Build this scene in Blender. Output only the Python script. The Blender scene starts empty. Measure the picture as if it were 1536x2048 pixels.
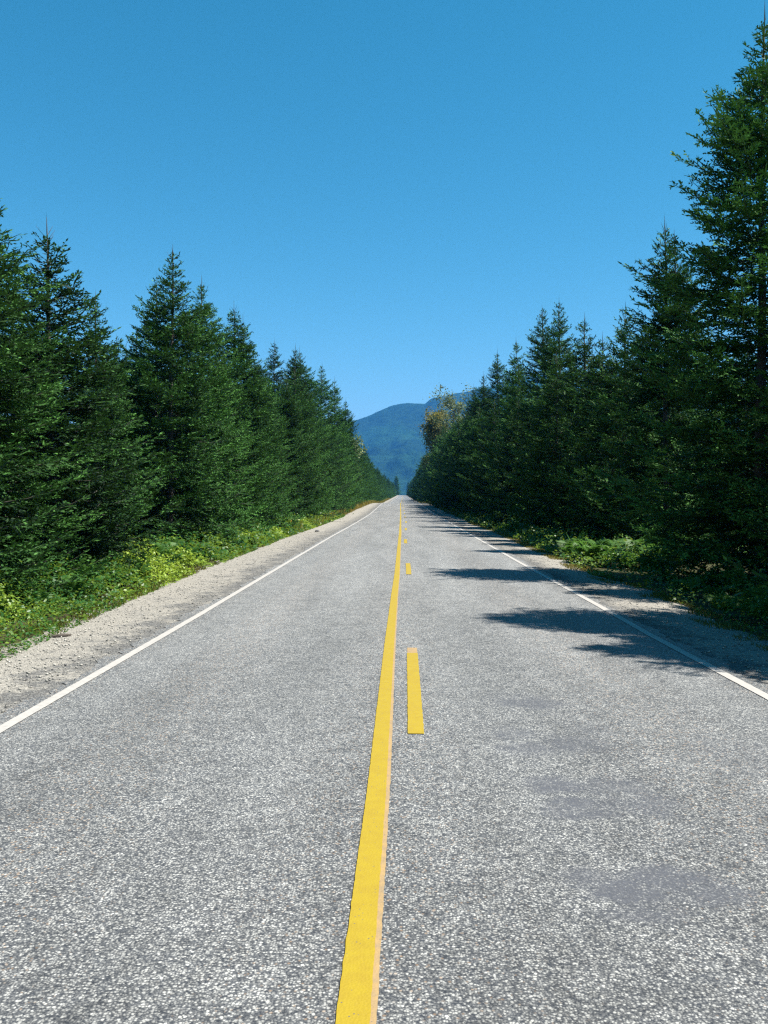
import bpy, math, random
import numpy as np
from mathutils import Vector, noise

rng = np.random.default_rng(7)
random.seed(7)
scene = bpy.context.scene
COL = scene.collection

# ------------------------------------------------------------------ camera, sky, sun, exposure
F = 1716.0                      # focal length in pixels of the 1536 x 2048 photograph
CAM_H = 1.65
PITCH = math.atan(29 / F)
YAW = math.atan(32 / F)
cam_data = bpy.data.cameras.new('camera')
cam_data.sensor_fit = 'VERTICAL'
cam_data.sensor_height = 36.0
cam_data.lens = 36.0 * F / 2048
cam_data.clip_start = 0.05
cam_data.clip_end = 40000
cam = bpy.data.objects.new('camera', cam_data)
cam.location = (0, 0, CAM_H)
cam.rotation_euler = (math.radians(90) - PITCH, 0, YAW)
COL.objects.link(cam)
scene.camera = cam

SUN_EL = math.radians(60)
SUN_AZ = math.radians(97)      # clockwise from +Y (the way the road runs): the sun stands to the right
world = bpy.data.worlds.new('World')
scene.world = world
world.use_nodes = True
wn = world.node_tree.nodes
wl = world.node_tree.links
wn.clear()
sky = wn.new('ShaderNodeTexSky')
sky.sky_type = 'NISHITA'
sky.sun_disc = False
sky.sun_elevation = SUN_EL
sky.sun_rotation = SUN_AZ
sky.altitude = 300
sky.air_density = 1.0
sky.dust_density = 0.15
sky.ozone_density = 2.2
hsv = wn.new('ShaderNodeHueSaturation')
hsv.inputs['Hue'].default_value = 0.470
hsv.inputs['Saturation'].default_value = 1.37
hsv.inputs['Value'].default_value = 1.06
bg = wn.new('ShaderNodeBackground')
bg.inputs['Strength'].default_value = 0.05
wo = wn.new('ShaderNodeOutputWorld')
wl.new(sky.outputs[0], hsv.inputs['Color'])
wl.new(hsv.outputs[0], bg.inputs[0])
wl.new(bg.outputs[0], wo.inputs[0])

sun_data = bpy.data.lights.new('sun', 'SUN')
sun_data.energy = 5.0
sun_data.angle = math.radians(0.53)
sun_data.color = (1.0, 0.945, 0.85)
sun = bpy.data.objects.new('sun', sun_data)
S = Vector((math.sin(SUN_AZ) * math.cos(SUN_EL), math.cos(SUN_AZ) * math.cos(SUN_EL), math.sin(SUN_EL)))
sun.rotation_euler = (-S).to_track_quat('-Z', 'Y').to_euler()
sun.location = (30, -5, 60)
COL.objects.link(sun)

scene.view_settings.view_transform = 'Standard'
scene.view_settings.look = 'None'
scene.view_settings.exposure = 1.42
scene.view_settings.gamma = 1.0
scene.view_settings.use_curve_mapping = False
scene.cycles.max_bounces = 6
scene.cycles.diffuse_bounces = 3
scene.cycles.glossy_bounces = 2
scene.cycles.transmission_bounces = 3
scene.cycles.transparent_max_bounces = 8
scene.cycles.volume_bounces = 0
scene.cycles.use_denoising = False
scene.cycles.filter_width = 1.3 if hasattr(scene.cycles, 'filter_width') else 1.5

# ------------------------------------------------------------------ helpers
_cy, _sy = math.cos(YAW), math.sin(YAW)
_cp, _sp = math.cos(PITCH), math.sin(PITCH)


def ray(px, py):
    """world direction through a pixel of the photograph, scaled to y = 1 per metre along the road"""
    u, v = (px - 768) / F, (1024 - py) / F
    fx, fy, fz = u, _cp + v * _sp, v * _cp - _sp
    x, y = fx * _cy - fy * _sy, fx * _sy + fy * _cy
    return x / y, fz / y


ZK = [(-60, 0), (0, 0), (45, 0), (70, .06), (105, .36), (145, .72), (165, .5), (185, .2), (215, .35),
      (250, .58), (400, 1.4), (600, 2.6), (807, 3.75), (870, 3.6), (1000, 1.0), (1400, -6), (2500, -6), (20000, -6)]
_zx = np.array([k[0] for k in ZK], float)
_zy = np.array([k[1] for k in ZK], float)


def _pchip():
    h = np.diff(_zx)
    dl = np.diff(_zy) / h
    m = np.zeros_like(_zy)
    for i in range(1, len(_zx) - 1):
        if dl[i - 1] * dl[i] > 0:
            w1, w2 = 2 * h[i] + h[i - 1], h[i] + 2 * h[i - 1]
            m[i] = (w1 + w2) / (w1 / dl[i - 1] + w2 / dl[i])
    return m


_zm = _pchip()


def ZR(y):
    """height of the road along its length: level, a crest at 145 m, a dip, a long rise"""
    y = np.clip(np.asarray(y, float), _zx[0], _zx[-1] - 1)
    i = np.clip(np.searchsorted(_zx, y, side='right') - 1, 0, len(_zx) - 2)
    h = _zx[i + 1] - _zx[i]
    t = (y - _zx[i]) / h
    return ((2 * t**3 - 3 * t**2 + 1) * _zy[i] + (t**3 - 2 * t**2 + t) * h * _zm[i]
            + (-2 * t**3 + 3 * t**2) * _zy[i + 1] + (t**3 - t**2) * h * _zm[i + 1])


def on_road(px, py):
    x, z = ray(px, py)
    ys = np.concatenate([np.arange(1, 200, .05), np.arange(200, 900, .5)])
    f = CAM_H + z * ys - ZR(ys)
    k = np.argmax(f < 0)
    return (x * ys[k], ys[k])


def curve(points, far=None):
    """lateral position as a function of distance, from points of the photograph lying on the road"""
    p = sorted([on_road(a, b)[::-1] for a, b in points])
    d = [q[0] for q in p]
    v = [q[1] for q in p]
    if far:
        d += [f[0] for f in far]
        v += [f[1] for f in far]
    d = np.array(d)
    v = np.array(v)
    return lambda y: np.interp(y, d, v)


def centre(y):
    """the road drifts a few metres to the right at its far end"""
    return np.interp(y, [0, 120, 807, 1200, 3000], [0, 0, 2.9, 5, 20])


L_LINE = curve([(0, 1464.6), (400, 1230), (449.5, 1200), (660, 1075), (739, 1029)], [(145, -2.85), (807, -.2), (1200, 2.2)])
R_LINE = curve([(1536, 1398), (1298, 1270.6), (1200, 1214), (1039, 1125.4), (900.5, 1046)], [(145, 3.1), (807, 5.8), (1200, 8.2)])
Y_LINE = curve([(715, 2048), (757, 1600), (764.4, 1500), (780.5, 1295), (790.5, 1190), (795.0, 1150), (798.3, 1100), (800.8, 1067)],
               [(80, .08), (145, .1), (807, 2.8), (1200, 5)])
L_EDGE = curve([(0, 1310), (150, 1243), (270, 1190), (400, 1137), (500, 1100), (560, 1076), (650, 1046)], [(100, -4.9), (145, -4.5), (807, -2), (1200, .5)])
R_EDGE = curve([(1384, 1227), (1265, 1174), (1174, 1147), (1122, 1119), (1000, 1066)], [(100, 4.6), (145, 4.5), (807, 7.5), (1200, 10)])


def tag(o, label=None, cat=None, group=None, kind=None):
    if label: o['label'] = label
    if cat: o['category'] = cat
    if group: o['group'] = group
    if kind: o['kind'] = kind
    return o


def link(name, mesh, parent=None, loc=None, rot=None, scale=None):
    o = bpy.data.objects.new(name, mesh)
    COL.objects.link(o)
    if parent: o.parent = parent
    if loc is not None: o.location = loc
    if rot is not None: o.rotation_euler = rot
    if scale is not None: o.scale = scale
    return o


def mesh_np(name, verts, faces, mat, tint=None, smooth=False, sizes=None):
    """verts (n,3); faces (m,k) or flat list with sizes; tint per vertex"""
    me = bpy.data.meshes.new(name)
    verts = np.ascontiguousarray(verts, dtype=np.float32)
    faces = np.asarray(faces, dtype=np.int32)
    if sizes is None:
        m, k = faces.shape
        tot = np.full(m, k, np.int32)
    else:
        tot = np.asarray(sizes, np.int32)
        m = len(tot)
    start = np.concatenate([[0], np.cumsum(tot)[:-1]]).astype(np.int32)
    me.vertices.add(len(verts))
    me.vertices.foreach_set('co', verts.ravel())
    me.loops.add(int(tot.sum()))
    me.loops.foreach_set('vertex_index', faces.ravel())
    me.polygons.add(m)
    me.polygons.foreach_set('loop_start', start)
    me.polygons.foreach_set('loop_total', tot)
    if smooth:
        me.polygons.foreach_set('use_smooth', np.ones(m, bool))
    if tint is not None:
        a = me.attributes.new('tint', 'FLOAT', 'POINT')
        a.data.foreach_set('value', np.asarray(tint, np.float32))
    me.update(calc_edges=True)
    me.materials.append(mat)
    return me


class Quads:
    """collects many small folded leaf or needle blades as numpy arrays"""
    def __init__(s):
        s.v, s.t = [], []

    def add(s, a, b, side, nrm, fold, tint):
        """a, b ends (n,3); side half-width vector (n,3); nrm*fold lifts the two middle points"""
        m = a + (b - a) * .45 + nrm * fold
        v = np.stack([a, m - side, b, m + side], 1)
        s.v.append(v)
        s.t.append(np.repeat(tint, 4))

    def build(s, name, mat):
        v = np.concatenate(s.v)
        t = np.concatenate(s.t)
        n = len(v)
        idx = np.arange(n * 4).reshape(n, 4)
        f = np.concatenate([idx[:, [0, 1, 2]], idx[:, [0, 2, 3]]])
        return mesh_np(name, v.reshape(-1, 3), f, mat, t)


def norm(v):
    return v / np.maximum(np.linalg.norm(v, axis=-1, keepdims=True), 1e-9)


class Tubes:
    def __init__(s, n=4):
        s.n, s.v, s.f, s.c = n, [], [], 0

    def add(s, pts, rad):
        pts = np.asarray(pts, float)
        k = len(pts)
        tang = norm(np.gradient(pts, axis=0))
        ref = np.array([0, 0, 1.]) if abs(tang[0][2]) < .8 else np.array([1., 0, 0])
        a = norm(np.cross(tang, ref))
        b = np.cross(tang, a)
        an = np.arange(s.n) * 2 * math.pi / s.n
        ring = (pts[:, None] + (a[:, None] * np.cos(an)[None, :, None] + b[:, None] * np.sin(an)[None, :, None]) * np.asarray(rad)[:, None, None])
        s.v.append(ring.reshape(-1, 3))
        i = np.arange(k - 1)[:, None] * s.n + np.arange(s.n)[None]
        j = np.arange(k - 1)[:, None] * s.n + (np.arange(s.n)[None] + 1) % s.n
        s.f.append(np.stack([i, j, j + s.n, i + s.n], -1).reshape(-1, 4) + s.c)
        s.c += k * s.n

    def build(s, name, mat):
        return mesh_np(name, np.concatenate(s.v), np.concatenate(s.f), mat, smooth=True)


# ------------------------------------------------------------------ materials
def new_mat(name):
    m = bpy.data.materials.new(name)
    m.use_nodes = True
    nt = m.node_tree
    for n in list(nt.nodes):
        nt.nodes.remove(n)
    return m, nt


class NT:
    """short-hand for building node trees"""
    def __init__(s, nt): s.nt = nt

    def n(s, typ, **kw):
        nd = s.nt.nodes.new(typ)
        for k, v in kw.items():
            if k.startswith('i_'):
                nd.inputs[k[2:].replace('_', ' ')].default_value = v
            else:
                setattr(nd, k, v)
        return nd

    def l(s, a, b): s.nt.links.new(a, b)

    def val(s, sock, v):
        if hasattr(v, 'is_output') or isinstance(v, bpy.types.NodeSocket): s.l(v, sock)
        else: sock.default_value = v

    def math(s, op, a, b=0.0, clamp=False):
        m = s.n('ShaderNodeMath', operation=op, use_clamp=clamp)
        s.val(m.inputs[0], a)
        s.val(m.inputs[1], b)
        return m.outputs[0]

    def mix(s, f, a, b, blend='MIX'):
        m = s.n('ShaderNodeMix', data_type='RGBA', blend_type=blend)
        s.val(m.inputs[0], f)
        s.val(m.inputs[6], a)
        s.val(m.inputs[7], b)
        return m.outputs[2]

    def ramp(s, f, lo, hi, a=0.0, b=1.0):
        m = s.n('ShaderNodeMapRange', clamp=True)
        s.val(m.inputs[0], f)
        for i, v in zip((1, 2, 3, 4), (lo, hi, a, b)):
            s.val(m.inputs[i], v)
        return m.outputs[0]

    def noise(s, co, scale, detail=3, rough=.55):
        t = s.n('ShaderNodeTexNoise')
        t.inputs['Scale'].default_value = scale
        t.inputs['Detail'].default_value = detail
        t.inputs['Roughness'].default_value = rough
        s.l(co, t.inputs['Vector'])
        return t

    def voro(s, co, scale, feature='F1', rnd=1.0):
        t = s.n('ShaderNodeTexVoronoi', feature=feature)
        t.inputs['Scale'].default_value = scale
        t.inputs['Randomness'].default_value = rnd
        s.l(co, t.inputs['Vector'])
        return t


def C4(r, g, b): return (r, g, b, 1.0)


def foliage_mat(name, dark, light, trans=.3, rough=.55, var=.35, spec=.25, tcol=None):
    m, nt = new_mat(name)
    N = NT(nt)
    at = N.n('ShaderNodeAttribute', attribute_name='tint')
    oi = N.n('ShaderNodeObjectInfo')
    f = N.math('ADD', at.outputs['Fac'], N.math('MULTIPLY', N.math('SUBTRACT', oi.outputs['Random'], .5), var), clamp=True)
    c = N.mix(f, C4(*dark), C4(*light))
    p = N.n('ShaderNodeBsdfPrincipled')
    p.inputs['Roughness'].default_value = rough
    p.inputs['Specular IOR Level'].default_value = spec
    N.l(c, p.inputs['Base Color'])
    t = N.n('ShaderNodeBsdfTranslucent')
    tc = N.mix(.6, c, C4(*(tcol or [min(1, v * 1.5) for v in light])))
    N.l(tc, t.inputs['Color'])
    mx = N.n('ShaderNodeMixShader')
    mx.inputs[0].default_value = trans
    N.l(p.outputs[0], mx.inputs[1])
    N.l(t.outputs[0], mx.inputs[2])
    o = N.n('ShaderNodeOutputMaterial')
    N.l(mx.outputs[0], o.inputs[0])
    return m


def bark_mat(name, a, b, scale=6):
    m, nt = new_mat(name)
    N = NT(nt)
    tc = N.n('ShaderNodeTexCoord')
    nz = N.noise(tc.outputs['Object'], scale, 5, .7)
    p = N.n('ShaderNodeBsdfPrincipled')
    p.inputs['Roughness'].default_value = .9
    N.l(N.mix(nz.outputs[0], C4(*a), C4(*b)), p.inputs['Base Color'])
    bp = N.n('ShaderNodeBump')
    bp.inputs['Strength'].default_value = .6
    bp.inputs['Distance'].default_value = .02
    N.l(nz.outputs[0], bp.inputs['Height'])
    N.l(bp.outputs[0], p.inputs['Normal'])
    o = N.n('ShaderNodeOutputMaterial')
    N.l(p.outputs[0], o.inputs[0])
    return m


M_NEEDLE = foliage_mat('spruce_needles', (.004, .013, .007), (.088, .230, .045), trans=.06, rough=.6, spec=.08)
M_NEEDLE_R = M_NEEDLE
M_BARK = bark_mat('spruce_bark', (.03, .025, .022), (.10, .09, .08))
M_FERN = foliage_mat('fern_leaf', (.020, .070, .015), (.085, .19, .030), trans=.35, rough=.55)
M_FERN_DRY = foliage_mat('dry_fern_leaf', (.35, .13, .02), (.62, .30, .06), trans=.3)
M_LEAF = foliage_mat('shrub_leaf', (.018, .080, .012), (.21, .30, .030), trans=.3, rough=.45, spec=.35, var=0)
M_GRASS = foliage_mat('verge_grass', (.05, .11, .015), (.27, .20, .045), trans=.3, var=0)
M_OCHRE = foliage_mat('ochre_leaf', (.08, .085, .02), (.27, .25, .055), trans=.3)
M_OLIVE = foliage_mat('olive_leaf', (.05, .085, .035), (.19, .23, .09), trans=.3)


def asphalt_nodes(N, co, dark=(.020, .024, .032), light=(.43, .428, .405)):
    """returns colour and height of aged chip-seal asphalt: pale stones in dark binder"""
    # warp so that the stones are not round cells
    w = N.noise(co, 60, 2)
    vm = N.n('ShaderNodeVectorMath', operation='MULTIPLY_ADD')
    N.l(w.outputs['Color'], vm.inputs[0])
    vm.inputs[1].default_value = (.008, .008, 0)
    N.l(co, vm.inputs[2])
    cow = vm.outputs[0]
    v1 = N.voro(cow, 98)
    v2 = N.voro(cow, 60)
    sep1 = N.n('ShaderNodeSeparateColor')
    N.l(v1.outputs['Color'], sep1.inputs[0])
    sep2 = N.n('ShaderNodeSeparateColor')
    N.l(v2.outputs['Color'], sep2.inputs[0])
    # stone brightness per cell
    b1 = N.math('POWER', sep1.outputs[0], 1.0)
    g1 = N.ramp(v1.outputs['Distance'], .22, .60, 1.0, .10)
    s1 = N.math('MULTIPLY', b1, g1)
    v3 = N.voro(cow, 190)
    sep3 = N.n('ShaderNodeSeparateColor')
    N.l(v3.outputs['Color'], sep3.inputs[0])
    s1 = N.math('ADD', N.math('MULTIPLY', s1, .92), N.ramp(sep3.outputs[0], .3, 1, 0, .16), clamp=True)
    big = N.ramp(sep2.outputs[1], .55, .75, 0, 1)
    g2 = N.ramp(v2.outputs['Distance'], .25, .5, 1.0, 0)
    s2 = N.math('MULTIPLY', N.math('MULTIPLY', big, g2), N.ramp(sep2.outputs[0], 0, 1, .5, 1.0))
    h = N.math('MAXIMUM', s1, s2)
    c = N.mix(h, C4(*dark), C4(*light))
    # a few warm stones
    warm = N.math('MULTIPLY', N.ramp(sep2.outputs[2], .88, .93), g2)
    c = N.mix(N.math('MULTIPLY', warm, .6), c, C4(.30, .20, .12))
    return c, h, sep1


# --- road asphalt
m, nt = new_mat('asphalt')
N = NT(nt)
geo = N.n('ShaderNodeNewGeometry')
co = geo.outputs['Position']
c, h, sp1 = asphalt_nodes(N, co)
# broad tone: wheel tracks and patches stretched along the road
mp = N.n('ShaderNodeMapping')
mp.inputs['Scale'].default_value = (1.0, .12, 1.0)
N.l(co, mp.inputs[0])
n1 = N.noise(mp.outputs[0], 1.3, 4)
n2 = N.noise(co, 3.5, 4, .6)
n3 = N.noise(co, 22, 3, .6)
tone = N.math('ADD', N.ramp(n1.outputs[0], .35, .65, .84, 1.12), N.ramp(n2.outputs[0], .3, .7, -.14, .14))
tone = N.math('ADD', tone, N.ramp(n3.outputs[0], .3, .7, -.24, .22))
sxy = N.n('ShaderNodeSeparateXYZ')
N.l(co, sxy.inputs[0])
tone = N.math('MULTIPLY', tone, N.ramp(sxy.outputs[1], 2, 16, .82, 1.15))   # lightens with distance: brightening at grazing view painted into the colour
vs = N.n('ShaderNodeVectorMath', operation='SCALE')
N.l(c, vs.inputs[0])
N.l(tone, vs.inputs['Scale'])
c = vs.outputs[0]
# bitumen bleeding through as smoother dark blotches in the right lane
sx = N.n('ShaderNodeSeparateXYZ')
N.l(co, sx.inputs[0])
BLOBS = [(1060, 1412, .36, .30, .8), (1010, 1400, .25, .2, .35), (1025, 1478, .22, .22, .55), (1060, 1505, .28, .22, .7), (1150, 1500, .30, .28, .7), (1180, 1470, .2, .25, .3),
         (1110, 1580, .24, .20, 1.), (1160, 1625, .30, .22, 1.), (1230, 1590, .34, .24, .6), (1290, 1620, .26, .26, .7), (1180, 1770, .20, .15, .7),
         (1250, 1800, .26, .2, 1.), (1330, 1780, .32, .2, .95), (1410, 1800, .26, .2, .8), (1290, 1840, .26, .12, .7),
         (1500, 1520, .5, .6, .25), (60, 1420, .1, .3, 0)]
acc = None
bn = N.noise(co, 7, 4, .65)
wob = N.ramp(bn.outputs[0], .25, .75, -.75, .75)
for bx, by, rx, ry, st in BLOBS:
    if st == 0: continue
    X, Y = on_road(bx, by)
    dx = N.math('DIVIDE', N.math('SUBTRACT', sx.outputs[0], float(X)), rx * .8)
    dy = N.math('DIVIDE', N.math('SUBTRACT', sx.outputs[1], float(Y)), ry * .8)
    r2 = N.math('ADD', N.math('MULTIPLY', dx, dx), N.math('MULTIPLY', dy, dy))
    g = N.math('MULTIPLY', N.ramp(N.math('ADD', r2, wob), 1.25, .1), st)
    acc = g if acc is None else N.math('MAXIMUM', acc, g)
# the patch still lets the highest stones through
keep = N.ramp(sp1.outputs[1], .80, .9, 1.0, .35)
acc = N.math('MULTIPLY', N.math('MULTIPLY', acc, keep), .85)
c = N.mix(acc, c, C4(.058, .061, .072))
p = N.n('ShaderNodeBsdfPrincipled')
p.inputs['Roughness'].default_value = .8
p.inputs['Specular IOR Level'].default_value = .15
p.inputs['Sheen Weight'].default_value = .12
p.inputs['Sheen Roughness'].default_value = .5
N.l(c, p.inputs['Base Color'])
bp = N.n('ShaderNodeBump')
bp.inputs['Strength'].default_value = .7
bp.inputs['Distance'].default_value = .004
N.l(h, bp.inputs['Height'])
N.l(bp.outputs[0], p.inputs['Normal'])
o = N.n('ShaderNodeOutputMaterial')
N.l(p.outputs[0], o.inputs[0])
M_ASPHALT = m


def paint_mat(name, col, col2, pits=.5, pitcol=(.08, .08, .08)):
    m, nt = new_mat(name)
    N = NT(nt)
    geo = N.n('ShaderNodeNewGeometry')
    co = geo.outputs['Position']
    nz = N.noise(co, 18, 4, .6)
    c = N.mix(N.ramp(nz.outputs[0], .35, .7), C4(*col), C4(*col2))
    v = N.voro(co, 70)
    s = N.n('ShaderNodeSeparateColor')
    N.l(v.outputs['Color'], s.inputs[0])
    pit = N.math('MULTIPLY', N.ramp(s.outputs[0], .88, .92), N.ramp(v.outputs['Distance'], .12, .3, 1, 0))
    c = N.mix(N.math('MULTIPLY', pit, pits), c, C4(*pitcol))
    p = N.n('ShaderNodeBsdfPrincipled')
    p.inputs['Roughness'].default_value = .6
    p.inputs['Specular IOR Level'].default_value = .3
    N.l(c, p.inputs['Base Color'])
    v2 = N.voro(co, 100)
    bp = N.n('ShaderNodeBump')
    bp.inputs['Strength'].default_value = .35
    bp.inputs['Distance'].default_value = .003
    N.l(v2.outputs['Distance'], bp.inputs['Height'])
    N.l(bp.outputs[0], p.inputs['Normal'])
    o = N.n('ShaderNodeOutputMaterial')
    N.l(p.outputs[0], o.inputs[0])
    return m


M_YELLOW = paint_mat('yellow_road_paint', (.275, .200, .011), (.25, .175, .012), .9)
M_PEACH = paint_mat('worn_peach_paint', (.30, .20, .085), (.22, .16, .09), 1.0)
M_WHITE = paint_mat('white_road_paint', (.34, .325, .305), (.28, .27, .255), .4)

# --- gravel shoulder
m, nt = new_mat('shoulder_gravel')
N = NT(nt)
geo = N.n('ShaderNodeNewGeometry')
co = geo.outputs['Position']
at = N.n('ShaderNodeAttribute', attribute_name='tint')   # 0 at the asphalt edge, 1 at the verge
v1 = N.voro(co, 60)
s1 = N.n('ShaderNodeSeparateColor')
N.l(v1.outputs['Color'], s1.inputs[0])
st = N.math('MULTIPLY', N.ramp(s1.outputs[0], 0, 1, .35, 1.0), N.ramp(v1.outputs['Distance'], .3, .65, 1, .4))
n2 = N.noise(co, 2.2, 5, .65)
n3 = N.noise(co, 14, 4, .7)
base = N.mix(st, C4(.11, .105, .095), C4(.37, .35, .31))
dk = N.mix(st, C4(.02, .02, .024), C4(.20, .20, .19))
f = N.math('ADD', at.outputs['Fac'], N.ramp(n2.outputs[0], .3, .7, -.45, .45))
f = N.math('ADD', f, N.ramp(n3.outputs[0], .3, .7, -.35, .35))
c = N.mix(N.ramp(f, .12, .62), dk, base)
p = N.n('ShaderNodeBsdfPrincipled')
p.inputs['Roughness'].default_value = .95
p.inputs['Specular IOR Level'].default_value = .15
N.l(c, p.inputs['Base Color'])
bp = N.n('ShaderNodeBump')
bp.inputs['Strength'].default_value = .9
bp.inputs['Distance'].default_value = .006
N.l(N.math('ADD', st, n3.outputs[0]), bp.inputs['Height'])
N.l(bp.outputs[0], p.inputs['Normal'])
o = N.n('ShaderNodeOutputMaterial')
N.l(p.outputs[0], o.inputs[0])
M_GRAVEL = m

# --- forest floor
m, nt = new_mat('forest_floor')
N = NT(nt)
geo = N.n('ShaderNodeNewGeometry')
co = geo.outputs['Position']
n1 = N.noise(co, 1.5, 6, .7)
n2 = N.noise(co, .02, 4, .6)
c = N.mix(n1.outputs[0], C4(.03, .035, .015), C4(.075, .065, .035))
c = N.mix(N.ramp(n2.outputs[0], .4, .6, 0, .5), c, C4(.02, .05, .015))
p = N.n('ShaderNodeBsdfPrincipled')
p.inputs['Roughness'].default_value = .95
p.inputs['Specular IOR Level'].default_value = .1
N.l(c, p.inputs['Base Color'])
o = N.n('ShaderNodeOutputMaterial')
N.l(p.outputs[0], o.inputs[0])
M_FLOOR = m

# --- mountain forest
m, nt = new_mat('mountain_forest')
N = NT(nt)
geo = N.n('ShaderNodeNewGeometry')
co = geo.outputs['Position']
n1 = N.noise(co, .030, 6, .75)
n2 = N.noise(co, .0024, 4, .55)
mp = N.n('ShaderNodeMapping')
mp.inputs['Scale'].default_value = (.35, .35, 2.6)
N.l(co, mp.inputs[0])
n3 = N.noise(mp.outputs[0], .006, 4, .6)
c = N.mix(N.ramp(n1.outputs[0], .3, .7), C4(.006, .022, .012), C4(.026, .065, .03))
c = N.mix(N.ramp(n2.outputs[0], .50, .62, 0, .55), c, C4(.025, .08, .035))
c = N.mix(N.ramp(n3.outputs[0], .56, .66, 0, .5), c, C4(.035, .10, .05))
p = N.n('ShaderNodeBsdfPrincipled')
p.inputs['Roughness'].default_value = 1
p.inputs['Specular IOR Level'].default_value = 0
N.l(c, p.inputs['Base Color'])
bp = N.n('ShaderNodeBump')
bp.inputs['Strength'].default_value = 1
bp.inputs['Distance'].default_value = 30
N.l(n1.outputs[0], bp.inputs['Height'])
N.l(bp.outputs[0], p.inputs['Normal'])
o = N.n('ShaderNodeOutputMaterial')
N.l(p.outputs[0], o.inputs[0])
M_MOUNT = m

# ------------------------------------------------------------------ ground, road, shoulders, markings
def hn(x, y, s, seed=0.0):
    return noise.noise(Vector((x * s, y * s, seed)))


def strip(name, mat, ys, cols, tints=None):
    """cols: list of (xfunc(ys), z offset). A sheet following the road's profile."""
    n, k = len(ys), len(cols)
    v = np.zeros((k, n, 3))
    z = ZR(ys)
    for i, (xf, dz) in enumerate(cols):
        v[i, :, 0] = xf
        v[i, :, 1] = ys
        v[i, :, 2] = z + dz
    idx = np.arange(k * n).reshape(k, n)
    f = np.stack([idx[:-1, :-1], idx[1:, :-1], idx[1:, 1:], idx[:-1, 1:]], -1).reshape(-1, 4)
    t = None if tints is None else np.repeat(np.array(tints, float), n)
    return mesh_np(name, v.reshape(-1, 3), f, mat, t, smooth=True)


def yseq(y0, y1, near, k=.012):
    out = [y0]
    while out[-1] < y1:
        y = out[-1]
        out.append(y + max(near, abs(y) * k))
    out[-1] = y1
    return np.array(out)


def jit(ys, amp, s, seed):
    return np.array([noise.fractal(Vector((y * s, seed, 0)), .6, 2.0, 4) for y in ys]) * amp


# ground: one sheet out to the horizon, ditch-like verges beside the shoulders
gy = np.concatenate([np.arange(-60, 200, 2.0), np.arange(200, 1500, 12.0), np.geomspace(1500, 9300, 20)])
gx = np.array([-9000, -4000, -1500, -500, -150, -60, -30, -20, -14, -10, -8, -7, -6, -5.3, -4.7, -4.2, -3.6, -2, 0,
               2, 3.6, 4.2, 4.7, 5.3, 6, 7, 8, 10, 14, 20, 30, 60, 150, 500, 1500, 4000, 9000], float)


def ground_dz(x):
    a = abs(x)
    return float(np.interp(a, [0, 3.5, 4.5, 5.5, 7, 12], [-.06, -.05, -.07, -.16, -.22, -.18]))


GX, GY = np.meshgrid(gx, gy)
GXc = GX + centre(GY) * (np.abs(GX) < 200)
GZ = ZR(GY) + np.vectorize(ground_dz)(GX)
big = np.abs(GX) > 5.5
bump = np.array([hn(a, b, .25, 3.1) * .10 for a, b in zip(GX.ravel(), GY.ravel())]).reshape(GX.shape)
GZ = GZ + bump * big
idx = np.arange(GX.size).reshape(GX.shape)
gf = np.stack([idx[:-1, :-1], idx[:-1, 1:], idx[1:, 1:], idx[1:, :-1]], -1).reshape(-1, 4)
tag(link('ground', mesh_np('ground', np.stack([GXc, GY, GZ], -1).reshape(-1, 3), gf, M_FLOOR, smooth=True)), kind='structure')


def gz(x, y):
    return float(ZR(y)) + ground_dz(x - float(centre(y)))


ys = yseq(-12, 1250, .06, .006)
Ll, Rl, Yl = L_LINE(ys), R_LINE(ys), Y_LINE(ys)
LA = Ll - .16 + jit(ys, .10, 1.1, 1.3) + jit(ys, .05, 7, 2.3)     # ragged asphalt edges
RA = Rl + .18 + jit(ys, .09, 1.1, 5.3) + jit(ys, .05, 7, 6.3)
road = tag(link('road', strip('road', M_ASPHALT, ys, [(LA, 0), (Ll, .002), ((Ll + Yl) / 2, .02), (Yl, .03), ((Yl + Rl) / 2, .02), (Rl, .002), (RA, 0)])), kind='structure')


def road_z(x, y, Lx, Yx, Rx):
    """height offset of the cambered road at x (same piecewise-linear section as the mesh)"""
    if x < Yx:
        xs = [Lx - .5, Lx, (Lx + Yx) / 2, Yx]
        return float(np.interp(x, xs, [0, .002, .02, .03]))
    xs = [Yx, (Yx + Rx) / 2, Rx, Rx + .5]
    return float(np.interp(x, xs, [.03, .02, .002, 0]))


LE = L_EDGE(ys) + jit(ys, .16, .9, 11.3)
RE = R_EDGE(ys) + jit(ys, .14, .9, 15.3)
tag(link('gravel_shoulder', strip('gravel_shoulder', M_GRAVEL, ys, [(LE - .25, -.06), (LE, -.03), ((LE + LA) / 2, -.012), (LA - .02, -.008), (LA + .4, -.008)],
                                  [1.2, 1.0, .62, .1, 0])), kind='structure')
tag(link('gravel_shoulder', strip('gravel_shoulder', M_GRAVEL, ys, [(RA - .4, -.008), (RA + .02, -.008), ((RE + RA) / 2, -.012), (RE, -.03), (RE + .25, -.06)],
                                  [0, .1, .62, 1.0, 1.2])), kind='structure')


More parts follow.
